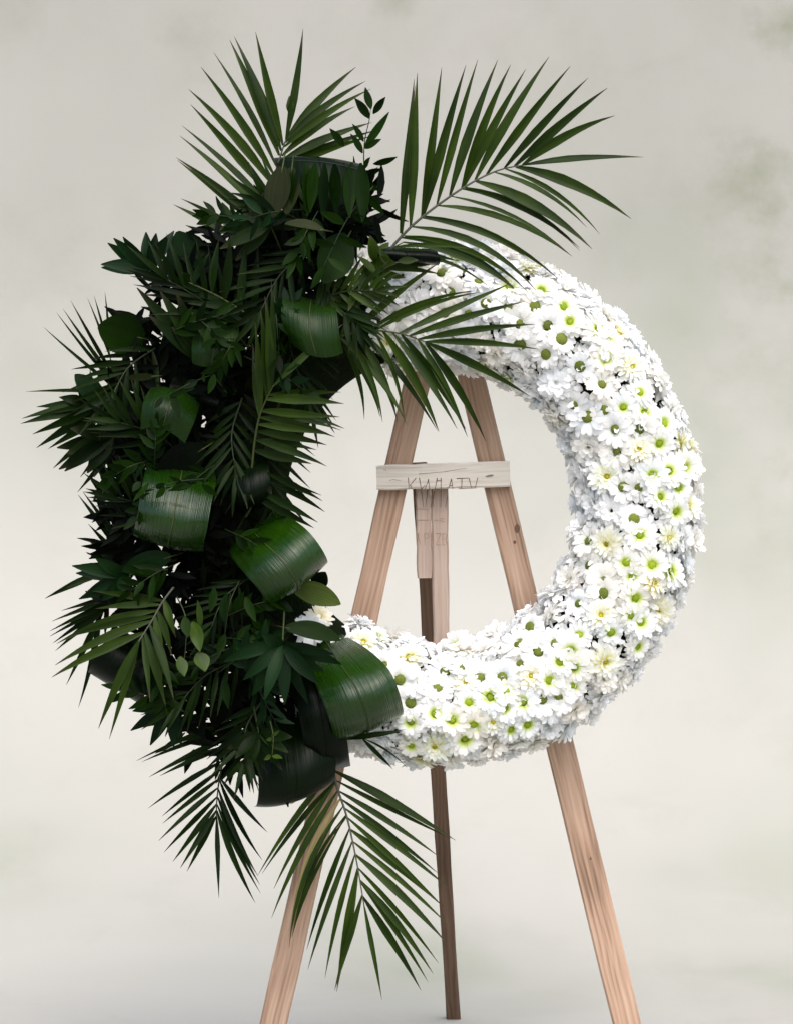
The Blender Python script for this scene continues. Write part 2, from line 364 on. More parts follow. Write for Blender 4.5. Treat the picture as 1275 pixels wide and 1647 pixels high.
post = plank('center_batten', P(711, 1130, LD - 0.010), P(706, 752, LD - 0.010), 0.0268, 0.0272, 0.020, M['wood_pink'], easel)

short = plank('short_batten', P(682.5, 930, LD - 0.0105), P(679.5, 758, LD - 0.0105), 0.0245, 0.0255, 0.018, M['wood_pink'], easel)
def strokes(name, segs, d, mat, parent, wpx=1.3, gparent=None):
    v, f = [], []
    for (x0, y0, x1, y1) in segs:
        dx, dy = x1 - x0, y1 - y0; L = math.hypot(dx, dy) or 1; nx, ny = -dy / L * wpx / 2, dx / L * wpx / 2
        i = len(v)
        for dd in (d, d - 0.0014):
            v += [P(x0 + nx, y0 + ny, dd), P(x0 - nx, y0 - ny, dd), P(x1 - nx * .6, y1 - ny * .6, dd), P(x1 + nx * .6, y1 + ny * .6, dd)]
        f += [(i, i + 1, i + 2, i + 3), (i + 4, i + 7, i + 6, i + 5)] + [(i + k, i + 4 + k, i + 4 + (k + 1) % 4, i + (k + 1) % 4) for k in range(4)]
    o = bpy.data.objects.new(name, mesh(name, v, f, mat, smooth=False)); COL.objects.link(o); o.parent = parent
    o.matrix_parent_inverse = WM[parent.name].inverted()
    return o
s = 1275 / 235.0
def q(*c): return tuple((595 if i % 2 == 0 else 735) + k / s for i, k in enumerate(c))
kw = [q(332, 180, 338, 280), q(400, 183, 345, 250), q(350, 248, 368, 282), q(428, 182, 446, 281), q(510, 195, 478, 281), q(505, 195, 520, 281), q(446, 281, 480, 245),
      q(585, 182, 566, 280), q(617, 182, 617, 282), q(578, 208, 622, 206), q(708, 190, 683, 276), q(706, 190, 722, 280), q(692, 250, 716, 250), q(752, 188, 860, 185), q(800, 188, 796, 276),
      q(862, 186, 882, 272), q(936, 182, 915, 268), q(770, 277, 925, 272)]
strokes('lettering', kw, LD + 0.0231, M['ink'], cross)
for cs in ([q(170, 205, 200, 197), q(200, 197, 270, 207)], [q(420, 148, 640, 130), q(640, 130, 840, 97)], [q(1000, 170, 1075, 158)], [q(120, 108, 145, 118)]): strokes('crack', cs, LD + 0.0229, M['ink_faint'], cross, 1.0)
low = [q(560, 300, 535, 440), q(617, 290, 615, 440), q(672, 350, 655, 440), q(540, 300, 552, 440)]
strokes('lettering', low, LD - 0.0094, M['ink'], post, 1.1)
strokes('lettering', [q(540, 665, 540, 770), q(572, 668, 615, 668), q(615, 668, 575, 765), q(575, 765, 620, 768), q(632, 670, 632, 766), q(632, 670, 655, 668), q(632, 716, 650, 715), q(632, 766, 655, 768),
                      q(672, 675, 662, 700), q(662, 700, 662, 745), q(662, 745, 674, 765), q(610, 540, 650, 536), q(605, 552, 650, 568), q(560, 552, 590, 552)], LD - 0.0094, M['ink_faint'], post, 1.2)
strokes('lettering', [q(425, 664, 402, 765), q(412, 664, 440, 765), q(410, 725, 430, 725), q(475, 668, 478, 768), q(475, 668, 505, 668), q(505, 668, 508, 705), q(508, 705, 477, 712), q(405, 552, 520, 550), q(395, 452, 505, 457)], LD - 0.0099, M['ink_faint'], short, 1.1)
strokes('lettering', [q(388, 330, 402, 440), q(446, 295, 465, 440), q(500, 290, 482, 440)], LD - 0.0099, M['ink'], short, 1.1)
for (x, y, rx_, rz_) in [(831, 850, .0045, .0075), (827, 872, .0025, .003), (949, 1381, .0018, .0022)]:
    c = P(x, y, LD + .0005); vv = [c + Vector((math.cos(k / 12 * 6.2832) * rx_, 0, math.sin(k / 12 * 6.2832) * rz_)) for k in range(12)]; vv += [w_ + Vector((0, .002, 0)) for w_ in vv]
    part('knot', vv, [tuple(range(12))[::-1]] + [(k, (k + 1) % 12, 12 + (k + 1) % 12, 12 + k) for k in range(12)], M['ink'] if rx_ < .004 else M['wood_brown'], easel, smooth=False)
c = P(787, 765.5, LD + .0229); vv = [c + Vector((math.cos(k / 12 * 6.2832) * .0065, 0, math.sin(k / 12 * 6.2832) * .0022 + math.cos(k / 12 * 6.2832) * .001)) for k in range(12)]; vv += [w_ + Vector((0, .002, 0)) for w_ in vv]
part('knot', vv, [tuple(range(12))[::-1]] + [(k, (k + 1) % 12, 12 + (k + 1) % 12, 12 + k) for k in range(12)], M['knot_grey'], easel, smooth=False)

# ------------------------------------------------------------------ ring of the wreath
CX, CY, RM, RT = 705, 812, 320, 0.092
ring = empty('wreath_ring', P(CX, CY, 0))
tag(ring, 'round floral foam ring carrying the white flowers and the greenery', 'wreath frame')
v, f = [], []
NU, NV = 96, 20
for i in range(NU):
    a = 2 * math.pi * i / NU
    for k in range(NV):
        t = 2 * math.pi * k / NV
        r_ = RM / 1000 + 0.076 * math.sin(t); d_ = max(0.076 * math.cos(t), -0.05)
        v.append(P(CX, CY, 0) + Vector((math.cos(a) * r_, -d_, math.sin(a) * r_)))
for i in range(NU):
    for k in range(NV):
        f.append((i * NV + k, i * NV + (k + 1) % NV, ((i + 1) % NU) * NV + (k + 1) % NV, ((i + 1) % NU) * NV + k))
part('foam_ring', v, f, M['foam'], ring)

# ------------------------------------------------------------------ chrysanthemums
def petal(verts, faces, uvs, ang, r0, L, W, lift, curl, seg=4, z0=0.0, cup=0.25, twist=0.0, tipround=0.75):
    """one petal: a channelled strip whose root is at radius r0, pointing along ang"""
    base = len(verts); ca_, sa_ = math.cos(ang), math.sin(ang)
    x, z, e = r0, z0, lift
    rows = []
    for i in range(seg + 1):
        t = i / seg
        rows.append((x, z, t, e)); x += L / seg * math.cos(e); z += L / seg * math.sin(e); e -= curl / seg
    for (x, z, t, e) in rows:
        wd = W * (0.42 + 0.58 * math.sin(min(1, t / tipround) * math.pi / 2)) * (1 if t < tipround else math.sqrt(max(0.10, 1 - ((t - tipround) / (1 - tipround)) ** 2 * 0.86)))
        for s_ in (-1, 0, 1):
            yy = s_ * wd / 2; zz = z + cup * abs(s_) * wd * 0.5 + twist * s_ * wd * t; xx = x
            if s_ == 0 and t == 1: xx -= L * 0.04
            verts.append((xx * ca_ - yy * sa_, xx * sa_ + yy * ca_, zz)); uvs.append((0.5 + s_ * 0.5, t))
    for i in range(seg):
        for k in range(2):
            q_ = base + i * 3 + k
            faces.append((q_, q_ + 1, q_ + 4, q_ + 3))

def dome(r, h, n=10, rings=4):
    v, f = [], []
    for j in range(rings):
        a = j / rings * math.pi / 2
        for k in range(n):
            an = 2 * math.pi * k / n
            v.append((r * math.cos(a) * math.cos(an), r * math.cos(a) * math.sin(an), h * math.sin(a)))
    v.append((0, 0, h * 0.94))
    for j in range(rings - 1):
        for k in range(n): f.append((j * n + k, j * n + (k + 1) % n, (j + 1) * n + (k + 1) % n, (j + 1) * n + k))
    for k in range(n): f.append(((rings - 1) * n + k, (rings - 1) * n + (k + 1) % n, len(v) - 1))
    return v, f

def flower_meshes(kind, seed):
    rr = random.Random(seed); v, f, u = [], [], []
    if kind == 'olive':
        for lay, (n_, L, lift, z0) in enumerate([(15, 0.0205, 0.10, 0.0), (13, 0.0185, 0.36, 0.0022)]):
            for k in range(n_):
                petal(v, f, u, 2 * math.pi * (k + rr.uniform(-.3, .3) + lay * .5) / n_, 0.0072, L * rr.uniform(.85, 1.1), 0.0092 * rr.uniform(.85, 1.12),
                      lift + rr.gauss(0, .13), rr.uniform(.1, .8), z0=z0, cup=rr.uniform(-.1, .35), twist=rr.uniform(-.25, .25))
        dm = dome(0.0088, 0.0042); mats = ('petal', 'disc_olive'); dz = 0.0018
    elif kind == 'lime':
        for lay, (n_, L, lift, z0, W) in enumerate([(17, 0.0225, 0.05, 0.0, .0085), (16, 0.020, 0.33, 0.002, .008), (13, 0.0165, 0.62, 0.004, .0072)]):
            for k in range(n_):
                petal(v, f, u, 2 * math.pi * (k + rr.uniform(-.3, .3) + lay * .5) / n_, 0.0052, L * rr.uniform(.85, 1.1), W * rr.uniform(.85, 1.1),
                      lift + rr.gauss(0, .12), rr.uniform(.1, .9), z0=z0, cup=rr.uniform(0, .4), twist=rr.uniform(-.2, .2))
        dm = dome(0.0062, 0.0035); mats = ('petal_lime', 'disc_lime'); dz = 0.0028
    elif kind == 'yellow':
        for lay, (n_, L, lift, z0, W) in enumerate([(20, 0.024, 0.0, 0.0, .0072), (18, 0.0215, 0.3, 0.002, .0066), (16, 0.017, 0.6, 0.004, .0058), (14, 0.011, 0.95, 0.005, .0045), (10, 0.007, 1.2, 0.005, .0035)]):
            for k in range(n_):
                petal(v, f, u, 2 * math.pi * (k + rr.uniform(-.3, .3) + lay * .5) / n_, 0.0045 - lay * .0003, L * rr.uniform(.85, 1.1), W * rr.uniform(.85, 1.1),
                      lift + rr.gauss(0, .12), rr.uniform(.1, .8), z0=z0, cup=rr.uniform(.1, .5), twist=rr.uniform(-.2, .2))
        dm = dome(0.0042, 0.004); mats = ('petal_cream', 'disc_yellow'); dz = 0.003
    else:
        for lay, (n_, L, lift, z0, W) in enumerate([(17, 0.0235, -0.05, 0.0, .0088), (16, 0.022, 0.28, 0.002, .0085), (14, 0.018, 0.6, 0.004, .008), (11, 0.0145, 0.95, 0.005, .0075), (7, 0.011, 1.25, 0.006, .0065)]):
            for k in range(n_):
                petal(v, f, u, 2 * math.pi * (k + rr.uniform(-.3, .3) + lay * .5) / n_, 0.0045 - lay * .0006, L * rr.uniform(.82, 1.1), W * rr.uniform(.85, 1.1),
                      lift + rr.gauss(0, .16), rr.uniform(.2, 1.2), z0=z0, cup=rr.uniform(-.1, .45), twist=rr.uniform(-.3, .3))
        dm = dome(0.003, 0.004); mats = ('petal', 'disc_lime'); dz = 0.003
    pm = mesh('petals_' + kind, v, f, M[mats[0]], True, u)
    cm = mesh('flower_disc_' + kind, [(x, y, z + dz) for x, y, z in dm[0]], dm[1], M[mats[1]])
    return pm, cm
FM = {k: [flower_meshes(k, 100 * i + 7 * s_) for s_ in range(4)] for i, k in enumerate(('olive', 'lime', 'yellow', 'white'))}

def za(l, ox, oy, s_): return [(ox + x / s_, oy + y / s_) for x, y in l]
G = za([(140,290),(35,420),(212,420),(290,510),(190,620),(30,565),(402,680),(535,785),(540,950),(425,1000),(608,1065),(608,1195),(780,1048),(340,935)], 820, 420, 3.8636)
Lm = za([(190,178),(325,280),(365,383),(545,425),(600,510),(578,610),(672,920),(795,822),(820,950),(955,1005),(910,1128),(850,1330),(980,1310),(1095,1275)], 820, 420, 3.8636)
Yw = za([(757,650),(767,1183),(535,1350)], 820, 420, 3.8636)
G += za([(757,95),(650,95),(720,290),(415,410),(425,555),(535,655),(370,780),(530,730),(80,905),(240,1025),(20,1005),(135,1070),(185,1400),(285,1395),(235,1480)], 820, 760, 3.8636)
Lm += za([(1050,95),(908,157),(1028,240),(765,388),(680,545),(862,572),(720,635),(1000,625),(750,770),(725,880),(805,935),(390,980),(597,975),(342,1075),(280,1150),(382,1188),(215,1272),(382,1320),(70,1412),(800,1095)], 820, 760, 3.8636)
Yw += za([(980,405),(540,430),(525,868),(575,1170),(105,1235),(875,690)], 820, 760, 3.8636)
G += za([(85,130),(428,293),(500,365),(560,385),(675,405),(708,318),(793,298),(870,355),(978,360),(545,493),(1097,105),(1048,183),(1060,292)], 480, 960, 3.0357)
Lm += za([(820,487),(925,465),(998,437),(1085,505),(992,530),(660,555),(742,590),(545,600),(850,613),(1112,630),(805,700),(545,740),(1030,655)], 480, 960, 3.0357)
Yw += za([(135,65),(340,175),(545,245),(805,380),(945,597),(662,745)], 480, 960, 3.0357)
G += za([(820,515),(625,315),(890,630),(560,580),(395,570),(670,490),(435,405),(890,790),(380,250),(80,590)], 620, 380, 4.25)
Lm += za([(460,120),(840,355)], 620, 380, 4.25)

def ring_spot(px, py):
    x, y = px - CX, py - CY; r_ = math.hypot(x, y)
    return math.atan2(-y, x), max(-1.0, min(1.0, (r_ - RM) / 104.0))
spots = []     # (kind, phi, theta, explicit)
def surf(phi, th, rad=RT):
    rdir = Vector((math.cos(phi), 0, math.sin(phi))); nn = rdir * math.sin(th) + Vector((0, -1, 0)) * math.cos(th)
    return P(CX, CY, 0) + rdir * (RM / 1000) + nn * rad, nn
for kind, lst, mind in (('olive', G, .019), ('lime', Lm, .019), ('yellow', Yw, .02)):
    for (px, py) in lst:
        phi, s_ = ring_spot(px, py); th = math.asin(s_ * 0.93)
        p, nn = surf(phi, th)
        if all((p - q_[4]).length > mind for q_ in spots): spots.append((kind, phi, th, True, p, nn))
A0, A1 = R(109), R(-124)
tries = 0
while tries < 9000 and len(spots) < 288:
    tries += 1
    phi = rnd.uniform(A1, A0); th = R(rnd.uniform(-104, 106))
    p, nn = surf(phi, th, RT - 0.004)
    md = 0.0385 if tries < 6000 else 0.033
    if all((p - q_[4]).length > md for q_ in spots):
        spots.append((rnd.choice(['white'] * 14 + ['lime', 'yellow']), phi, th, False, p, nn))
LOOK = {'olive': 'white daisy with olive disc', 'lime': 'white lime-eyed chrysanthemum', 'yellow': 'cream yellow-hearted chrysanthemum', 'white': 'full white eyeless chrysanthemum'}
ONES = 'twelve one two three four five six seven eight nine ten eleven twelve thirteen fourteen fifteen sixteen seventeen eighteen nineteen'.split()
def number(k):
    if k == 0: return 'sixty'
    if k < 20: return ONES[k]
    return ['twenty', 'thirty', 'forty', 'fifty'][k // 10 - 2] + ('-' + ONES[k % 10] if k % 10 else '')
def band(th):
    t = math.degrees(th)
    return ('inner rim' if t < -52 else 'inner slope' if t < -18 else 'crest' if t < 18 else 'outer slope' if t < 52 else 'outer rim')
seen_lab = {}
for (kind, phi, th, ex, p, nn) in spots:
    o = empty('chrysanthemum', p)
    tilt = 0.22 if ex else 0.32
    nn = (nn + Vector((rnd.gauss(0, tilt), rnd.gauss(0, tilt) - (0.12 if ex else 0), rnd.gauss(0, tilt)))).normalized()
    qd = nn.to_track_quat('Z', 'Y')
    o.rotation_euler = (qd.to_matrix().to_4x4() @ Matrix.Rotation(rnd.uniform(0, 6.28), 4, 'Z')).to_euler()
    s_ = rnd.uniform(0.88, 1.28); o.scale = (s_, s_, s_ * rnd.uniform(0.85, 1.15))
    minute = int(round((math.pi / 2 - phi) / (2 * math.pi) * 60)) % 60
    lab = '%s, %s at %s minutes on the ring clock' % (LOOK[kind], band(th), number(minute))
    tag(o, lab, 'flower', 'white chrysanthemums set close together round the wreath ring')
    pm, cm = rnd.choice(FM[kind])
    a_ = bpy.data.objects.new('petals', pm); link(a_, o); a_['kind'] = 'stuff'
    if kind != 'white':
        dc = link(bpy.data.objects.new('flower_disc', cm), o); q_ = rnd.uniform(.72, 1.12) / s_ * 1.05; dc.scale = (q_, q_ * rnd.uniform(.9, 1.1), q_ * rnd.uniform(.8, 1.3))

byl = {}
for o in list(COL.objects):
    if o.get('category') == 'flower': byl.setdefault(o['label'], []).append(o)
for lab, os_ in byl.items():
    if len(os_) > 1:
        os_.sort(key=lambda o: math.hypot(o.location.x - P(CX, CY).x, o.location.z - P(CX, CY).z))
        ws = ['near hole', 'farther out'] if len(os_) == 2 else ['nearest hole', 'in between', 'farthest out'] if len(os_) == 3 else ['nearest hole', 'second out', 'third out', 'farthest out'] if len(os_) == 4 else None
        if ws:
            for o, w_ in zip(os_, ws): o['label'] = lab + ', ' + w_
# petals of buried heads that fill the gaps down to the foam
v, f, u = [], [], []
for i in range(5200):
    phi = rnd.uniform(A1 - .02, A0 + .02); th = R(rnd.uniform(-108, 108)); p, nn = surf(phi, th, rnd.uniform(.072, .090))
    pv, pf, pu = [], [], []
    petal(pv, pf, pu, rnd.uniform(0, 6.28), 0.0, rnd.uniform(.016, .024), .0088, rnd.uniform(.1, 1.2), rnd.uniform(0, 1), seg=3)
    mt = nn.to_track_quat('Z', 'Y').to_matrix(); k = len(v)
    v += [p + mt @ Vector(x) - P(CX, CY, 0) for x in pv]; u += pu; f += [tuple(z + k for z in x) for x in pf]
o = link(bpy.data.objects.new('buried_petals', mesh('buried_petals', v, f, M['petal'], True, u)), ring); o['kind'] = 'stuff'

# ------------------------------------------------------------------ leaves
def blade(b, t, width, arch=0.0, prof='palm', tilt=None, fold=0.22, seg=8, side=0.0, dmid=0.0):
    """a leaf blade from b to t (px, py, d): pointed strip with a V fold; arch bends it, tilt turns it about its length"""
    A, B = P(*b), P(*t)
    ax = (B - A); Ln = ax.length
    if Ln < 1e-5: Ln = 1e-5
    up = Vector((0, 0, 1)); fw = Vector((0, -1, 0))
    pu = fw.cross(ax.normalized())
    if pu.length < 1e-4: pu = up
    pu.normalize()
    if side == 0: pu = pu if pu.z >= 0 else -pu
    Cc = (A + B) / 2 + pu * (arch * Ln) + fw * (dmid + 0.0)
    tl = tilt if tilt is not None else rnd.uniform(-0.7, 0.7)
    v, f, u = [], [], []
    for i in range(seg + 1):
        s_ = i / seg
        p = A * (1 - s_) ** 2 + Cc * 2 * s_ * (1 - s_) + B * s_ ** 2
        tg = ((Cc - A) * 2 * (1 - s_) + (B - Cc) * 2 * s_).normalized()
        nn = (fw - tg * fw.dot(tg))
        if nn.length < 1e-3: nn = up - tg * up.dot(tg)
        nn.normalize(); nn = Matrix.Rotation(tl, 3, tg) @ nn
        sd_ = tg.cross(nn)
        if prof == 'palm': wd = width * 0.95 * (0.22 + 0.78 * math.sin(math.pi / 2 * min(1, s_ / 0.42))) * (1 - max(0, (s_ - 0.36) / 0.64) ** 1.35)
        elif prof == 'wide': wd = width * math.sin(math.pi * min(1, 0.06 + s_ * 0.93)) ** 0.75
        else: wd = width * (math.sin(math.pi * (s_ * 0.94 + 0.03) ** 0.85)) ** 1.0
        wd = max(wd, width * 0.03) / 1000
        for k in (-1, 0, 1):
            v.append(p + sd_ * (k * wd / 2) + nn * (abs(k) * wd * fold)); u.append((0.5 + 0.5 * k, s_))
    for i in range(seg):
        for k in range(2): f.append((i * 3 + k, i * 3 + k + 1, i * 3 + k + 4, i * 3 + k + 3))
    return v, f, u

def add_blade(name, root, b, t, width, mat, **kw):
    v, f, u = blade(b, t, width, **kw)
    return part(name, v, f, M[mat], root, uvs=u)

T1 = lambda x, y: (260 + x / 3.1875, 30 + y / 3.1875)
T2 = lambda x, y: (580 + x / 2.656, 70 + y / 2.656)
T3 = lambda x, y: (20 + x / 3.1875, 350 + y / 3.1875)
T4 = lambda x, y: (380 + x / 2.55, 400 + y / 2.55)
T5 = lambda x, y: (60 + x / 3.1875, 750 + y / 3.1875)
T6 = lambda x, y: (360 + x / 3.1675, 800 + y / 3.1675)
T7 = lambda x, y: (200 + x / 2.277, 1120 + y / 2.277)
T0 = lambda x, y: (x, y)

def frond(label, T, rach, leaves, width, mat='palm', d0=0.09, d1=0.12, stem='stem', rw=(2.2, 0.8), group='palm fronds in the greenery', name='palm_frond', cat='palm frond', dt=(-.03, .04), prof='palm', fold=0.22, tilt=0.7):
    n = len(rach)
    if prof == 'palm': width = width * 0.68
    rp = [(*T(*p), d0 + (d1 - d0) * i / (n - 1)) for i, p in enumerate(rach)]
    root = empty(name, P(*rp[0])); tag(root, label, cat, group)
    pts = spline(rp, 14)
    v, f = tube([P(*p) for p in pts], [(rw[0] + (rw[1] - rw[0]) * i / 14) / 1000 for i in range(15)], 6)
    part('rachis', v, f, M[stem], root)
    for lf in leaves:
        bx, by = T(lf[0], lf[1]); tx, ty = T(lf[2], lf[3]); arch = lf[4] if len(lf) > 4 else 0.0; ws = lf[5] if len(lf) > 5 else 1.0; mt = lf[6] if len(lf) > 6 else mat
        # root the leaflet at the depth of the nearest point of the rachis
        bd_ = min(pts, key=lambda p: (p[0] - bx) ** 2 + (p[1] - by) ** 2)
        near = math.hypot(bd_[0] - bx, bd_[1] - by)
        if near < 30: bx, by = bx + (bd_[0] - bx) * 0.75, by + (bd_[1] - by) * 0.75
        d_ = bd_[2]
        add_blade('leaflet', root, (bx, by, d_), (tx, ty, d_ + rnd.uniform(*dt)), width * ws * rnd.uniform(.9, 1.1), mt, arch=arch, prof=prof, fold=fold, tilt=rnd.uniform(-tilt, tilt), dmid=rnd.uniform(0, .02))
    return root

def comb(rach, tips, t0, t1, arch=0.0):
    """leaflets whose bases run evenly along the rachis from t0 to t1"""
    pts = spline(rach, 60); out = []
    for i, tp in enumerate(tips):
        t = t0 + (t1 - t0) * i / max(1, len(tips) - 1); b_ = pts[int(round(t * 60))]
        out.append((b_[0], b_[1], tp[0], tp[1], tp[2] if len(tp) > 2 else arch))
    return out

# the big frond fanning to the upper right
frond('large olive palm frond fanning out at the top right above the white flowers', T2,
      [(60, 960), (150, 850), (245, 755), (385, 650), (500, 580), (600, 537), (690, 520)],
      [(150,775,228,150,.0,1.25),(205,778,241,126,.0,1.1),(175,800,232,180,.01,1.),(247,742,345,103,.0,1.2),(282,715,448,93,.02,1.3),(322,680,499,68,.02,1.1),(365,650,584,70,.03,1.2),(410,622,639,90,.05,1.2),
       (447,600,703,110,.03,1.1),(500,570,803,56,.03,1.25),(548,550,893,97,.03,1.1),(602,532,969,147,.03,1.15),(645,522,1051,190,.04,1.2),(685,515,1083,308,.10,1.1),(690,520,1207,485,.04,1.0),
       (665,530,1152,748,.10,1.5),(620,542,1020,815,.14,.65),(565,562,965,787,.13,.8),(510,588,987,878,.12,1.4),(465,610,932,872,.14,.9),(425,635,935,885,.17,.7),(385,660,900,908,.13,.6),(345,692,902,910,.15,.9),
       (300,728,845,1008,.15,.9),(258,758,715,920,.12,.9),(245,785,755,1064,.20,.95),(215,822,715,1064,.20,.8),(175,850,672,1064,.20,.9)],
      20, 'palm', 0.07, 0.10, 'stem_grey', (2.6, 1.0), dt=(-.01, .03), tilt=.5)

frond('palm frond reaching right across the top of the ring opening', T4, [(300, 420), (420, 362), (500, 342), (580, 336), (680, 350), (775, 382)],
      [(440,352,575,125,.06),(470,345,830,58,.05,1.1),(490,342,800,85,.06,.9),(540,338,985,172,.13,.8),(575,337,1000,178,.10,.8),(655,345,1128,140,.0,1.15),(700,356,1182,216,.02,1.1),(740,368,1225,310,.04,1.1),(772,380,1242,413,.05,1.1),
       (778,388,1203,606,.05,1.2),(770,388,1022,790,.07,1.2),(735,372,947,772,.05,1.1),(690,358,940,740,.06,1.3),(650,350,905,740,.05,1.),(610,342,830,750,.08,1.4),(560,340,690,715,.12,.7),(525,342,825,748,.06,1.),
       (490,345,660,712,.12,1.2),(455,352,600,712,.12,.9),(430,360,590,690,.14,1.),(415,385,525,702,.14,.9),(410,365,700,722,.1,1.2)],
      18, 'palm', 0.12, 0.16, 'stem', (2.2, 0.9), tilt=.5)

frond('upright palm frond at the inner edge, leaflets combed right over the opening', T4, [(60, 960), (75, 800), (95, 690), (130, 605), (155, 560)],
      [(148,575,145,130,.03,.9),(138,590,118,195,.05,1.3),(125,610,100,250,.03,1.1),(105,660,78,300,.03,1.),(95,690,68,380,.0,1.),(160,560,440,308,.03,1.0),
       (135,605,430,588,.03,.9),(125,625,442,636,.04,1.2),(110,660,445,738,.08,1.2),(105,690,405,772,.06,1.2),(100,725,375,762,.03,1.0),(98,745,372,805,.05,1.3),(92,790,372,892,.05,1.1),(90,800,330,825,.04,1.),(85,840,310,882,.02,1.4),(100,670,425,690,.0,1.),(100,700,430,745,.1,.8)],
      20, 'palm', 0.13, 0.17, 'stem', (2.0, 0.9), tilt=.45)

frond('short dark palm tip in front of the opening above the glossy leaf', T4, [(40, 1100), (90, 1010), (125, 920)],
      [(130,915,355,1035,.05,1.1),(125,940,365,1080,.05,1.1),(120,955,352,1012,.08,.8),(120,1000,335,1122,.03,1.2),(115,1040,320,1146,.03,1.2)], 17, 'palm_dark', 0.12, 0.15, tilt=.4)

frond('tall palm frond standing up at the top left of the greenery', T1, [(560, 1180), (565, 1000), (585, 800), (615, 690), (638, 620)],
      [(615,640,483,68,.0,1.3),(597,680,374,92,.02,1.35),(585,700,350,108,.02,1.2),(570,740,268,173,.04,1.0),(555,800,203,248,.04,1.2),(545,850,140,362,.06,1.3),(540,900,150,440,.02,1.2),(530,960,105,548,.03,1.),(520,1020,94,600,.03,1.1),
       (500,1060,76,712,.04,1.),(480,1090,82,725,.0,1.),(450,1120,100,922,.05,.8),(430,1150,60,952,.0,1.),(638,625,726,52,-.03,1.15),(660,490,655,395,.1,1.1),
       (640,625,996,248,.06,1.15),(640,640,1046,320,.08,1.1),(640,670,1072,360,.06,1.1),(640,710,992,450,.06,1.2),(640,740,1078,532,.04,1.2),(640,760,1105,570,.03,1.1),(640,780,1080,600,.03,1.)],
      19, 'palm', 0.03, 0.06, 'stem_grey', (2.4, 1.0), dt=(-.03, .01), tilt=.5)

frond('thin dark palm spikes sticking out at the left, beside the round leaf', T3, [(620, 960), (560, 900), (520, 800), (500, 700)],
      [(550,890,160,560,-.02,.9),(545,880,226,484,-.02,.9),(535,860,260,466,-.01,1.),(525,820,300,424,.0,.9),(515,740,385,410,.03,.7),(505,700,420,400,.03,.7),(510,640,475,378,.02,.7),(560,890,70,892,.02,1.0)], 11, 'palm_dark', 0.02, 0.03, tilt=.3)

r6 = [(800, 1180), (650, 1080), (480, 990), (380, 950)]
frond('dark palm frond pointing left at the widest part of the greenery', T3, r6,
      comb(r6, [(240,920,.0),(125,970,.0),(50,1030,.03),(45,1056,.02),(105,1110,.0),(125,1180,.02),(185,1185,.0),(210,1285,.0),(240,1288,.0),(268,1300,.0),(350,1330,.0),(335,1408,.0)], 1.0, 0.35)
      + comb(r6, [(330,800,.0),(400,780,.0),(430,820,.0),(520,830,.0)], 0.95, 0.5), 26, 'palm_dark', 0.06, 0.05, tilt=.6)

r8 = [(720, 480), (560, 500), (430, 520), (330, 540)]
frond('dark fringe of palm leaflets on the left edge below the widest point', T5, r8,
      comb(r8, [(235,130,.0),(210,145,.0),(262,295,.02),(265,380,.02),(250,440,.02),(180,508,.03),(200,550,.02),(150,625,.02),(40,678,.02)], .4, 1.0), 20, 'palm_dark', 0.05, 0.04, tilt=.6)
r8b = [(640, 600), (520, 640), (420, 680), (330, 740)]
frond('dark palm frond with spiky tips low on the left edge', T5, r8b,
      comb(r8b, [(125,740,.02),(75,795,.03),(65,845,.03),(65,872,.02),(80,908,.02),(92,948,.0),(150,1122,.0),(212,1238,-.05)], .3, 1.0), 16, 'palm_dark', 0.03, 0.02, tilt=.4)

frond('olive palm frond hanging at the lower left with a pale central rib', T5, [(700, 620), (640, 700), (590, 790), (545, 860), (520, 900)],
      [(640,690,290,640,.03,1.1),(630,700,300,730,.05,1.),(610,740,100,910,.10,1.3),(600,770,150,880,.06,1.),(585,800,92,1020,.07,1.25),(555,850,75,1082,.06,1.3),(530,885,315,1345,.02,1.2),(525,890,370,1400,.0,1.),
       (545,870,580,1210,.03,.9),(560,845,660,1230,.03,1.1),(580,815,700,1195,.05,1.2),(600,775,640,1110,.03,1.2),(620,735,690,970,.05,1.),(650,700,712,880,.03,1.2),(665,680,705,860,.03,1.)],
      19, 'palm', 0.16, 0.19, 'stem_grey', (1.8, .8), tilt=.4)

r9 = [(430, 60), (390, 160), (355, 270), (340, 380), (338, 450)]
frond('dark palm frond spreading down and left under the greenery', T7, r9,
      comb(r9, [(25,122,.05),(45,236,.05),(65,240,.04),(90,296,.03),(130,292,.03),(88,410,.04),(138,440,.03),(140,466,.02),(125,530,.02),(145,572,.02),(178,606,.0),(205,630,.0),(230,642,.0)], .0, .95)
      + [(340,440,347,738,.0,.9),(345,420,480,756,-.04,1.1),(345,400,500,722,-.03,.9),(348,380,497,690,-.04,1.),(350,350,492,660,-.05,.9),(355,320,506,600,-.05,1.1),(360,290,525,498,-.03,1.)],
      15, 'palm_dark', 0.03, 0.05, 'stem', (2.0, .8), tilt=.45)

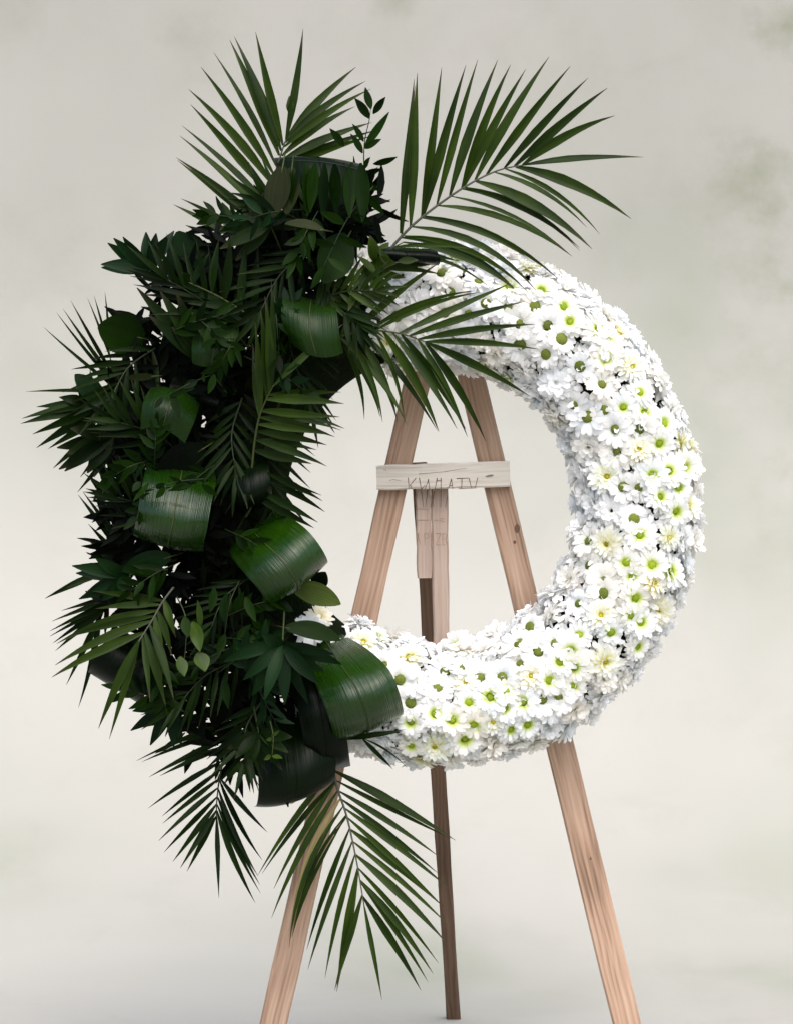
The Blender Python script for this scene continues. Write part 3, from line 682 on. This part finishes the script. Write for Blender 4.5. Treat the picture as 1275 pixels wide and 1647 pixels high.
frond('long palm frond hanging at the bottom in front of the easel leg', T7, [(750, 200), (778, 330), (815, 440), (850, 600), (878, 765)],
      [(755,280,490,655,.05,1.1),(765,310,505,650,.05,.9),(770,330,548,705,.05,1.1),(775,345,540,812,.06,1.2),(785,370,608,885,.12,1.3,'palm_dry'),(795,395,604,922,.14,1.1),(805,425,614,885,.1,1.3),(812,455,612,880,.14,.8,'palm_dry'),(822,490,668,930,.04,1.1),(832,540,672,1002,.03,1.1),
       (842,590,735,1032,.03,1.),(855,640,778,1082,.02,1.5),(868,720,770,1078,.02,1.2),(878,760,943,1112,.02,1.),
       (783,285,1212,528,.03,1.6),(785,300,1195,522,.0,1.),(795,350,1155,590,.03,1.),(802,380,1150,650,.03,1.),(810,420,1190,705,.03,1.2),(818,450,1165,770,.03,1.),(828,500,1168,772,.04,1.5),(838,540,1185,838,.04,1.),(848,590,1180,905,.05,1.6),(858,635,1150,978,.05,1.),(864,660,1130,1016,.05,1.2),(870,690,1112,1048,.04,1.1),(876,740,1085,1076,.04,1.5)],
      15, 'palm', 0.06, 0.10, 'stem_grey', (2.4, .9), dt=(-.02, .03), tilt=.45)

frond('few thin palm leaflets poking out over the lowest white flowers', T6, [(480, 1210), (580, 1225), (700, 1225)],
      [(640,1235,928,1182,.0,1.3),(600,1250,925,1190,.0,1.),(720,1235,862,1385,.03,1.0),(740,1235,935,1378,.12,.5)], 12, 'palm_dark', 0.13, 0.14, tilt=.3)

frond('palm frond lying over the upper left shoulder of the greenery', T3, [(1300, 560), (1180, 480), (1050, 400), (900, 330)],
      comb([(1300, 560), (1180, 480), (1050, 400), (900, 330)], [(870,280,.02),(875,350,.02),(900,390,.0),(900,440,.0),(960,500,.0)], 1.0, .2)
      + comb([(1300, 560), (1180, 480), (1050, 400), (900, 330)], [(1010,180,.0),(1060,110,.0),(1120,90,.0),(1200,120,.0),(1260,140,.0)], .9, .2), 24, 'palm_dark', 0.12, 0.15, tilt=.7)
frond('green leaflets crossing the top of the wreath below the big frond', T2, [(20, 960), (110, 890), (180, 850)],
      [(180,845,670,1062,.14,1.),(150,870,500,880,.06,.9),(120,890,420,930,.04,1.2),(80,930,400,935,.03,1.4),(60,960,340,985,.05,1.3),(40,990,330,940,.0,1.2),(20,1010,160,1062,.0,1.1),(100,900,560,1050,.2,.8)], 15, 'palm', .12, .12, tilt=.5)

def filler(label, base, tip, n_, ln, width=15, mat='palm_dark', d=.13, spread=.75, bend=12):
    bx, by = base; tx, ty = tip; dx, dy = tx - bx, ty - by; L_ = math.hypot(dx, dy); px_, py_ = -dy / L_, dx / L_
    ra = [(bx, by), ((bx + tx) / 2 + px_ * bend, (by + ty) / 2 + py_ * bend), (tx, ty)]; pts = spline(ra, 40); lv = []
    for i in range(n_):
        t = .12 + .88 * i / (n_ - 1); q_ = pts[int(t * 40)]
        for sg in (1, -1):
            an = math.atan2(dy, dx) + sg * (spread * (1.25 - .75 * t) + rnd.uniform(-.07, .07)); l_ = ln * (.75 + .35 * math.sin(math.pi * t)) * rnd.uniform(.9, 1.1)
            lv.append((q_[0], q_[1], q_[0] + math.cos(an) * l_, q_[1] + math.sin(an) * l_, rnd.uniform(-.03, .06)))
    lv.append((tx, ty, tx + dx / L_ * ln * .9, ty + dy / L_ * ln * .9))
    return frond(label, T0, ra, lv, width, mat, d - .03, d + .02, 'stem_dark', (1.8, .8), tilt=.5)
filler('dark palm frond from the upper middle toward the fan leaf', (400, 560), (270, 450), 9, 95, 15)
filler('dark palm frond over the left side above the folded left leaf', (300, 740), (195, 680), 9, 85, 15, d=.12)
filler('dark palm frond on the left edge beside the folded left leaf', (260, 850), (190, 800), 8, 75, 14, d=.10)
filler('dark palm frond crossing the middle of the greenery downward', (390, 640), (380, 760), 9, 80, 13, d=.12)
filler('dark palm frond below the round leaf, pointing down', (250, 560), (180, 640), 8, 90, 15, d=.11)
filler('dark palm frond at the top pointing down to the ring opening', (500, 400), (420, 500), 9, 90, 15, d=.13)
filler('dark palm frond low in the greenery pointing down left', (390, 1060), (290, 1130), 9, 85, 14, d=.14)
filler('dark palm frond over the bottom greenery above the hanging frond', (420, 1130), (395, 1220), 8, 75, 14, d=.15)
filler('dark palm frond in the upper greenery under the tall frond', (520, 400), (430, 330), 8, 90, 15, d=.11)
filler('narrow dark palm frond among the glossy sprigs at lower middle', (400, 930), (340, 1010), 8, 65, 11, d=.14)

filler('dark palm frond under the crossing frond at the upper inner edge', (462, 470), (496, 640), 11, 92, 13, d=.09)
filler('dark palm frond at the inner edge behind the upright frond', (432, 640), (448, 860), 11, 95, 13, d=.08)
filler('green palm frond covering the first flowers above the ring opening', (520, 480), (600, 468), 8, 62, 14, 'palm', d=.15, spread=.9, bend=-6)
filler('dark palm frond covering the ring end below the rolled dark tube', (520, 440), (575, 520), 8, 72, 15, d=.14)
filler('dark palm frond at the inner edge near the olive leaf', (420, 800), (480, 930), 7, 70, 13, d=.08)

# broad, fan-like dark fronds (parlour palm)
def fan(label, T, c, b0, tips, width, mat='blue_leaf', d=0.17):
    return frond(label, T, [b0, c], [(c[0], c[1], *t) for t in tips], width, mat, d - .04, d, prof='leaf', name='parlor_palm_leaf', cat='palm leaf', group='broad fan-shaped palm leaves', fold=.15, tilt=.5, rw=(1.6, 1.0))
fan('bluish fan leaf at the upper left corner of the greenery', T3, (705, 270), (820, 460), [(490,130),(520,105),(568,98),(686,74),(738,80),(800,92),(830,68),(455,240,.05),(458,256)], 21, 'blue_leaf', .08)
fan('bluish-green fan leaf in the middle of the lower greenery', T6, (300, 750), (310, 560), [(0,838,.1),(100,930),(105,880),(147,1008),(208,1032),(312,1052),(430,1052),(482,950),(512,890),(600,850,.06),(560,800,.05),(200,700)], 21, 'blue_leaf', .2)
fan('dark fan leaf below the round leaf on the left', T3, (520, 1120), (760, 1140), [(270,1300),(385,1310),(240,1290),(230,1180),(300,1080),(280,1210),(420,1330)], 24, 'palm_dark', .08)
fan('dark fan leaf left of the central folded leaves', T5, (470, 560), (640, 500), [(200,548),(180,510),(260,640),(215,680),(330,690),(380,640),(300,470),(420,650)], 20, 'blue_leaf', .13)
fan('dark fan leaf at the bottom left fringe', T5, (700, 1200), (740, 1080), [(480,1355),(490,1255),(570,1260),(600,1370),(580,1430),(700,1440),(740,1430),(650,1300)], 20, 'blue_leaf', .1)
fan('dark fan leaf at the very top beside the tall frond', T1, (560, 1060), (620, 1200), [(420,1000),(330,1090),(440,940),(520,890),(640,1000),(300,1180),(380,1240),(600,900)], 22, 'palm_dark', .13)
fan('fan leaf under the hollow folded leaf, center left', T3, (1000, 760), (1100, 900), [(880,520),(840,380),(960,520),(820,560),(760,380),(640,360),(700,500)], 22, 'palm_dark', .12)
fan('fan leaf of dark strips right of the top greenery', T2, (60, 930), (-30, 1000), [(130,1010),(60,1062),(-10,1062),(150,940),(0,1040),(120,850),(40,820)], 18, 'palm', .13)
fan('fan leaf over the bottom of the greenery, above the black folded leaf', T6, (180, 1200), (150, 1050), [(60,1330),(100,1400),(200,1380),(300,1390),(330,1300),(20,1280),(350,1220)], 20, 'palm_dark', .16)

# big folded leaves
def roll(label, prof, half, mat='aspi', name='folded_leaf', nu=10, nv=22, sag=0.0, edge=0.0):
    pr = spline([p if len(p) == 4 else (*p, 1.0) for p in prof], nv)
    root = empty(name, P(*pr[0][:3])); tag(root, label, 'leaf', 'broad glossy leaves folded into loops')
    v, f, u = [], [], []
    for i, (x, y, d, w_) in enumerate(pr):
        for k in range(nu + 1):
            s_ = k / nu * 2 - 1
            rip = 0.0010 * math.sin(s_ * 6 + i * .35 + pr[0][0]) + rnd.uniform(-.00015, .00015)
            v.append(P(x + half[0] * w_ * s_, y + half[1] * w_ * s_, d + (half[2] if len(half) > 2 else 0) * s_ + 0.012 * (abs(s_) < .05) * -.3 - sag * s_ * s_ + rip)); u.append((k / nu, i / nv))
            if edge: v[-1] = v[-1] + Vector((0, 0, edge * s_ * s_ * (0.3 + 0.7 * i / nv)))
    for i in range(nv):
        for k in range(nu): f.append((i * (nu + 1) + k, i * (nu + 1) + k + 1, (i + 1) * (nu + 1) + k + 1, (i + 1) * (nu + 1) + k))
    part('leaf_blade', v, f, M[mat], root, uvs=u)
    mid = [Vector(v[i * (nu + 1) + nu // 2]) + Vector((0, -.0006, 0)) for i in range(nv + 1)]
    tv, tf = tube(mid, [0.0011] * len(mid), 5); part('midrib', tv, tf, M['stem' if 'dark' not in mat else 'aspi_dark'], root)
    return root
roll('folded green leaf on the left of the greenery with a wide pale sheen', [(296,735,.05,.9),(292,765,.15),(284,805,.195),(278,842,.205),(272,870,.185),(272,882,.13),(282,872,.06,.9)], (56,13), sag=.022, edge=.008)
roll('folded glossy leaf at the inner edge pointing to the opening', [(398,842,.05,.7),(414,862,.14,.9),(443,890,.20),(465,916,.212),(479,941,.19),(478,950,.13),(462,942,.06)], (47,-38), sag=.03, edge=.006)
roll('large folded leaf overlapping the white flowers at the bottom', [(522,1028,.06,.4),(543,1062,.15,.8),(568,1098,.20,.97),(581,1127,.212),(590,1156,.195),(592,1178,.15),(578,1172,.07)], (56,-21), sag=.028, edge=.008)
roll('folded leaf with dark hollow near the top of the ring opening', [(498,592,.06,.7),(500,570,.045,.8),(502,540,.04),(503,492,.07,.8),(501,482,.12,.8),(498,505,.175,.95),(500,540,.19),(510,574,.18,.92)], (46,9), 'aspi_soft', sag=.022, edge=.014)
roll('looped leaf at the left with a black hollow underneath', [(276,760,.10,.9),(278,720,.05),(282,670,.05),(287,632,.09,.95),(282,628,.13,.95),(272,652,.18),(262,690,.18,.85)], (42,13), 'aspi_soft', sag=.02, edge=-.012)
roll('small folded leaf between the two hollow looped leaves', [(350,640,.08,.9),(350,600,.05),(352,545,.05),(353,526,.09,.95),(350,530,.14,.95),(346,560,.17),(339,590,.165,.8)], (37,-3), 'aspi_soft', sag=.018, edge=.008)
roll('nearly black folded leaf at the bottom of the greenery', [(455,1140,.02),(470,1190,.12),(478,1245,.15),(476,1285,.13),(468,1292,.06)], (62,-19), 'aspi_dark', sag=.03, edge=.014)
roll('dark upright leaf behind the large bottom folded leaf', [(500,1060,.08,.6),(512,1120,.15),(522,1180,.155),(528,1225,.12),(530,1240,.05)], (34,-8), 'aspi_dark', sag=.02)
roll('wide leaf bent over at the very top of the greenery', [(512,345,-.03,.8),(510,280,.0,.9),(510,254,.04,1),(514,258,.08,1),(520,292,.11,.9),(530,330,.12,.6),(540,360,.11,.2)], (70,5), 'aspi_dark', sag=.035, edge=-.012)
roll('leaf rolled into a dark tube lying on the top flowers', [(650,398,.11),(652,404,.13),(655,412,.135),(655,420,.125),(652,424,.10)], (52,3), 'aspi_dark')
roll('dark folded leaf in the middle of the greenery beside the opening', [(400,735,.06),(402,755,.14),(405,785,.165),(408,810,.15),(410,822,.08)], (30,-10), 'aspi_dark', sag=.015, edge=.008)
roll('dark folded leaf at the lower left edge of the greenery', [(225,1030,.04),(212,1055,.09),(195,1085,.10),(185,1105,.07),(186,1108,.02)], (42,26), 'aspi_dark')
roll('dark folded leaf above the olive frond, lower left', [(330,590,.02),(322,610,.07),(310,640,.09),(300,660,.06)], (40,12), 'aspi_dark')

def broad(label, b, t, width, mat, arch=0.0, tilt=0.0, name='broad_leaf'):
    root = empty(name, P(*b)); tag(root, label, 'leaf', 'single broad leaves in the greenery')
    v, f, u = blade(b, t, width, arch=arch, prof='wide', tilt=tilt, fold=.08, seg=14)
    part('leaf_blade', v, f, M[mat], root, uvs=u)
    A, B = P(*b), P(*t)
    pv = P(b[0] + (b[0] - t[0]) * .25, b[1] + (b[1] - t[1]) * .25, b[2] - .03)
    tv, tf = tube([pv, A, A + (B - A) * .15], [.0014, .0012, .0008], 5); part('leaf_stalk', tv, tf, M['stem'], root)
broad('olive leaf showing its underside above the lower left flowers', (470, 946, .12), (548, 972, .13), 38, 'aspi_olive', .12, .3)
broad('pointed dark leaf standing up at the upper left', (318, 480, .05), (286, 372, .06), 78, 'blue_leaf', .05, .2)
broad('round green leaf at the left edge', (232, 545, .08), (158, 525, .10), 66, 'ruscus', .0, -.2)
broad('oval leaf under the folded leaf on the left', (275, 895, .15), (197, 918, .17), 36, 'blue_leaf', .05, -.3)
broad('dark leaf with tip up beside the left spikes', (168, 650, .07), (121, 602, .08), 36, 'blue_leaf', .0, .4)
broad('pale grey leaf lying among the left greenery', (250, 605, .15), (203, 607, .16), 13, 'dull', .0, -.5)
broad('small dark leaf at the inner rim beside the olive leaf', (505, 945, .10), (524, 920, .11), 28, 'aspi_dark', .0, .2)
broad('green leaf draped over the first flowers, lower left', (460, 1010, .16), (548, 1030, .15), 30, 'ruscus', .12, -.4)
broad('dull leaf hanging next to the brownish leaf at the top', (470, 270, .15), (462, 345, .165), 34, 'dull', .0, .3)
broad('dark broad leaf between the top leaf and the ring', (560, 380, .12), (520, 455, .16), 60, 'ruscus', .05, -.3)
broad('brownish translucent leaf hanging at the top', (455, 268, .15), (440, 350, .165), 42, 'dull', .0, .3)
broad('dark broad leaf tilted over the left middle of the greenery', (330, 720, .12), (250, 770, .14), 60, 'aspi_dark', .05, -.5)
broad('grey-green leaf on the upper greenery under the bent leaf', (520, 370, .17), (458, 360, .17), 17, 'dull', .15, .5)

# ------------------------------------------------------------------ ruscus sprigs
def sprig(label, stem_pts, leaves=None, n=12, ll=38, lw=12, mat='ruscus', name='ruscus_sprig', group='leafy sprigs tucked into the greenery', light=0):
    root = empty(name, P(*stem_pts[0])); tag(root, label, 'leafy sprig', group)
    pts = spline(stem_pts, 16)
    tv, tf = tube([P(*p) for p in pts], [.0013 - .0008 * i / 16 for i in range(17)], 5); part('stem', tv, tf, M['stem' if mat == 'ruscus_light' else 'stem_dark'], root)
    if leaves:
        for (b_, t_, w_) in leaves:
            add_blade('leaf', root, b_, t_, w_, mat, prof='leaf', fold=.12, arch=rnd.uniform(-.05, .08))
    else:
        for i in range(n):
            k = 3 + int(13 * i / n); x, y, d = pts[min(k, 16)]; x0, y0, d0 = pts[max(0, k - 2)]
            an = math.atan2(y - y0, x - x0) + (1 if i % 2 else -1) * rnd.uniform(.35, 1.0)
            if i == n - 1: an = math.atan2(y - y0, x - x0)
            L_ = ll * rnd.uniform(.75, 1.2) * (1 - .25 * i / n)
            mt = 'ruscus_light' if rnd.random() < light else mat
            add_blade('leaf', root, (x, y, d), (x + math.cos(an) * L_, y + math.sin(an) * L_, d + rnd.uniform(-.012, .022)), lw * rnd.uniform(.8, 1.2), mt, prof='leaf', fold=.12, arch=rnd.uniform(-.08, .1), tilt=rnd.uniform(-.9, .9))
    return root
def z1(x, y, d): return (*T1(x, y), d)
sprig('sprig with small leaves rising against the backdrop at the top, dark loose tips', [z1(1060,1000,.10), z1(1040,800,.10), z1(1040,640,.10), z1(1065,520,.11), z1(1072,455,.11)],
      [(z1(1040,660,.1), z1(1166,478,.11), 15), (z1(1042,665,.1), z1(1126,618,.12), 12), (z1(1085,745,.1), z1(1207,708,.11), 12), (z1(1035,800,.1), z1(1128,768,.11), 11), (z1(1040,770,.1), z1(1070,710,.11), 10),
       (z1(1035,630,.1), z1(978,540,.11), 12), (z1(1030,690,.1), z1(968,590,.11), 12), (z1(935,655,.1), z1(862,563,.11), 13), (z1(1066,512,.11), z1(990,408,.11), 14), (z1(1074,464,.11), z1(1044,352,.11), 13), (z1(1084,488,.11), z1(1147,402,.11), 12),
       (z1(1045,850,.1), z1(1118,880,.12), 12), (z1(1040,860,.1), z1(960,830,.12), 13), (z1(1050,940,.1), z1(980,1000,.12), 13)])
sprig('spray of long hanging leaves at the top of the greenery under the bent leaf', [(470, 258, .12), (530, 262, .15), (585, 275, .15)],
      [((x_, 262, .15), (x_ + rnd.uniform(-14, 10), 262 + rnd.uniform(62, 100), .165), rnd.uniform(17, 26)) for x_ in (478, 492, 508, 522, 538, 552, 566, 580)], mat='ruscus')
sprig('dark narrow-leaved spray draped over the loops left of center', [(350, 600, .15), (310, 615, .20), (262, 640, .205)],
      [((x_, y_, .2), (x_ + rnd.uniform(-35, 25), y_ + rnd.uniform(-18, 44), .205), rnd.uniform(9, 14)) for x_, y_ in ((345, 602), (330, 608), (318, 612), (302, 620), (290, 625), (276, 632), (262, 640), (325, 560), (345, 545))])
sprig('dark narrow-leaved spray across the top of the folded left leaf', [(330, 770, .19), (285, 775, .215), (225, 790, .21)],
      [((x_, 778 + rnd.uniform(-5, 8), .212), (x_ + rnd.uniform(-45, 30), 778 + rnd.uniform(-25, 34), .22), rnd.uniform(9, 14)) for x_ in (325, 310, 296, 280, 266, 252, 240, 226)])
sprig('spray of narrow leaves at the top center, crossing down to the bright frond', [(600, 300, .12), (560, 350, .16), (520, 430, .17)],
      [((590, 315, .14), (618, 345, .15), 14), ((580, 325, .15), (548, 300, .16), 14), ((565, 345, .16), (600, 362, .16), 13), ((555, 360, .16), (515, 340, .17), 15), ((545, 380, .16), (590, 398, .17), 14), ((538, 395, .17), (498, 385, .17), 14), ((528, 415, .17), (560, 440, .17), 13), ((522, 428, .17), (500, 465, .17), 14)])
sprig('spray of short leaves at the inner edge below the top frond', [(560, 470, .12), (590, 450, .15), (640, 420, .15)],
      [((600, 444, .15), (622, 476, .15), 14), ((612, 436, .15), (652, 446, .15), 13), ((590, 450, .15), (586, 490, .15), 15), ((628, 428, .15), (610, 400, .15), 13), ((640, 420, .15), (672, 418, .15), 12), ((604, 440, .15), (575, 412, .15), 14), ((576, 460, .14), (560, 500, .15), 13)], mat='palm')
MASS = [(560,330,60),(470,385,95),(400,455,115),(335,540,135),(295,640,135),(280,740,128),(285,840,128),(295,940,140),(320,1040,125),(380,1130,115),(465,1215,75)]
def mass_at(t):
    pts = spline(MASS, 60); return pts[int(t * 60)]
HOURS = ['one','two','three','four','five','six','seven','eight','nine','ten','eleven','twelve']
def clock(px, py):
    a = math.degrees(math.atan2(px - CX, -(py - CY))) % 360
    h = int(round(a / 15)) % 24
    return (HOURS[(h // 2 - 1) % 12] + " o'clock") if h % 2 == 0 else ('half past ' + HOURS[(h // 2 - 1) % 12])
def heading(dx, dy):
    a = math.degrees(math.atan2(-dy, dx)) % 360
    return ['right', 'up right', 'up', 'up left', 'left', 'down left', 'down', 'down right'][int((a + 22.5) // 45) % 8]
used = {}
cnt = 0
for i in range(400):
    if cnt >= 24: break
    t = rnd.uniform(0.02, .98); mx_, my_, mw = mass_at(t); off = rnd.uniform(-.7, .7)
    t2 = min(60, int(t * 60) + 1); pA = spline(MASS, 60)[max(0, t2 - 2)]; pB = spline(MASS, 60)[t2]
    tx, ty = pB[0] - pA[0], pB[1] - pA[1]; L_ = math.hypot(tx, ty); nx, ny = ty / L_, -tx / L_
    x, y = mx_ + nx * off * mw, my_ + ny * off * mw
    an = math.atan2(ny * (1 if off > 0 else -1), nx * (1 if off > 0 else -1)) + rnd.gauss(0, .7)
    if rnd.random() < .45: an = math.pi / 2 + rnd.gauss(0, .9)
    L_ = rnd.uniform(70, 125); ex, ey = x + math.cos(an) * L_, y + math.sin(an) * L_
    rr_ = math.hypot(ex - CX, ey - CY)
    if rr_ < 235: continue
    lab = '%s %s sprig at %s on the greenery, %s part, pointing %s' % (rnd.choice(['dark', 'leafy']), 'ruscus', clock(x, y), 'outer' if off * (1) * (nx * (x - CX) + ny * (y - CY)) > 0 and abs(off) > .3 else ('inner' if abs(off) > .3 else 'middle'), heading(ex - x, ey - y))
    if lab in used: continue
    used[lab] = 1; cnt += 1
    d_ = .11 + .06 * (1 - off * off)
    sprig(lab, [(x, y, d_ - .03), (x + math.cos(an) * L_ * .5, y + math.sin(an) * L_ * .5 - 5, d_ + .01), (ex, ey, d_ + .0)], n=rnd.randint(9, 13), ll=rnd.uniform(34, 46), lw=rnd.uniform(10, 14), mat=rnd.choice(['ruscus', 'ruscus', 'ruscus', 'blue_leaf']))
# fresh light-green shoots low on the left
sprig('light green young shoot low on the left beside the olive frond', [(285, 960, .17), (300, 1000, .19), (296, 1075, .19)],
      [((297,992,.19),(303,1025,.2),20),((310,1000,.18),(322,1048,.2),22),((290,1056,.19),(297,1088,.2),19),((318,1050,.18),(330,1080,.19),26),((322,1010,.18),(318,965,.19),10)], mat='ruscus_light')
sprig('small yellow-green shoot low in the dark greenery near the bottom', [(435, 1160, .17), (440, 1185, .19), (438, 1215, .19)],
      [((437,1185,.19),(450,1175,.2),6),((438,1188,.19),(428,1190,.2),6),((436,1215,.19),(425,1222,.2),8),((438,1216,.19),(455,1220,.2),8)], mat='ruscus_light')
sprig('glossy-leaved sprig right of the folded left leaf', [(385, 935, .15), (370, 970, .18), (362, 1020, .18)],
      [((345,945,.18),(338,985,.19),15),((366,955,.18),(360,1000,.19),17),((395,960,.18),(412,1000,.19),14),((360,1090,.18),(368,1140,.19),15),((362,1020,.18),(350,1055,.19),14)])

# ------------------------------------------------------------------ the dense inner leaves nobody could count
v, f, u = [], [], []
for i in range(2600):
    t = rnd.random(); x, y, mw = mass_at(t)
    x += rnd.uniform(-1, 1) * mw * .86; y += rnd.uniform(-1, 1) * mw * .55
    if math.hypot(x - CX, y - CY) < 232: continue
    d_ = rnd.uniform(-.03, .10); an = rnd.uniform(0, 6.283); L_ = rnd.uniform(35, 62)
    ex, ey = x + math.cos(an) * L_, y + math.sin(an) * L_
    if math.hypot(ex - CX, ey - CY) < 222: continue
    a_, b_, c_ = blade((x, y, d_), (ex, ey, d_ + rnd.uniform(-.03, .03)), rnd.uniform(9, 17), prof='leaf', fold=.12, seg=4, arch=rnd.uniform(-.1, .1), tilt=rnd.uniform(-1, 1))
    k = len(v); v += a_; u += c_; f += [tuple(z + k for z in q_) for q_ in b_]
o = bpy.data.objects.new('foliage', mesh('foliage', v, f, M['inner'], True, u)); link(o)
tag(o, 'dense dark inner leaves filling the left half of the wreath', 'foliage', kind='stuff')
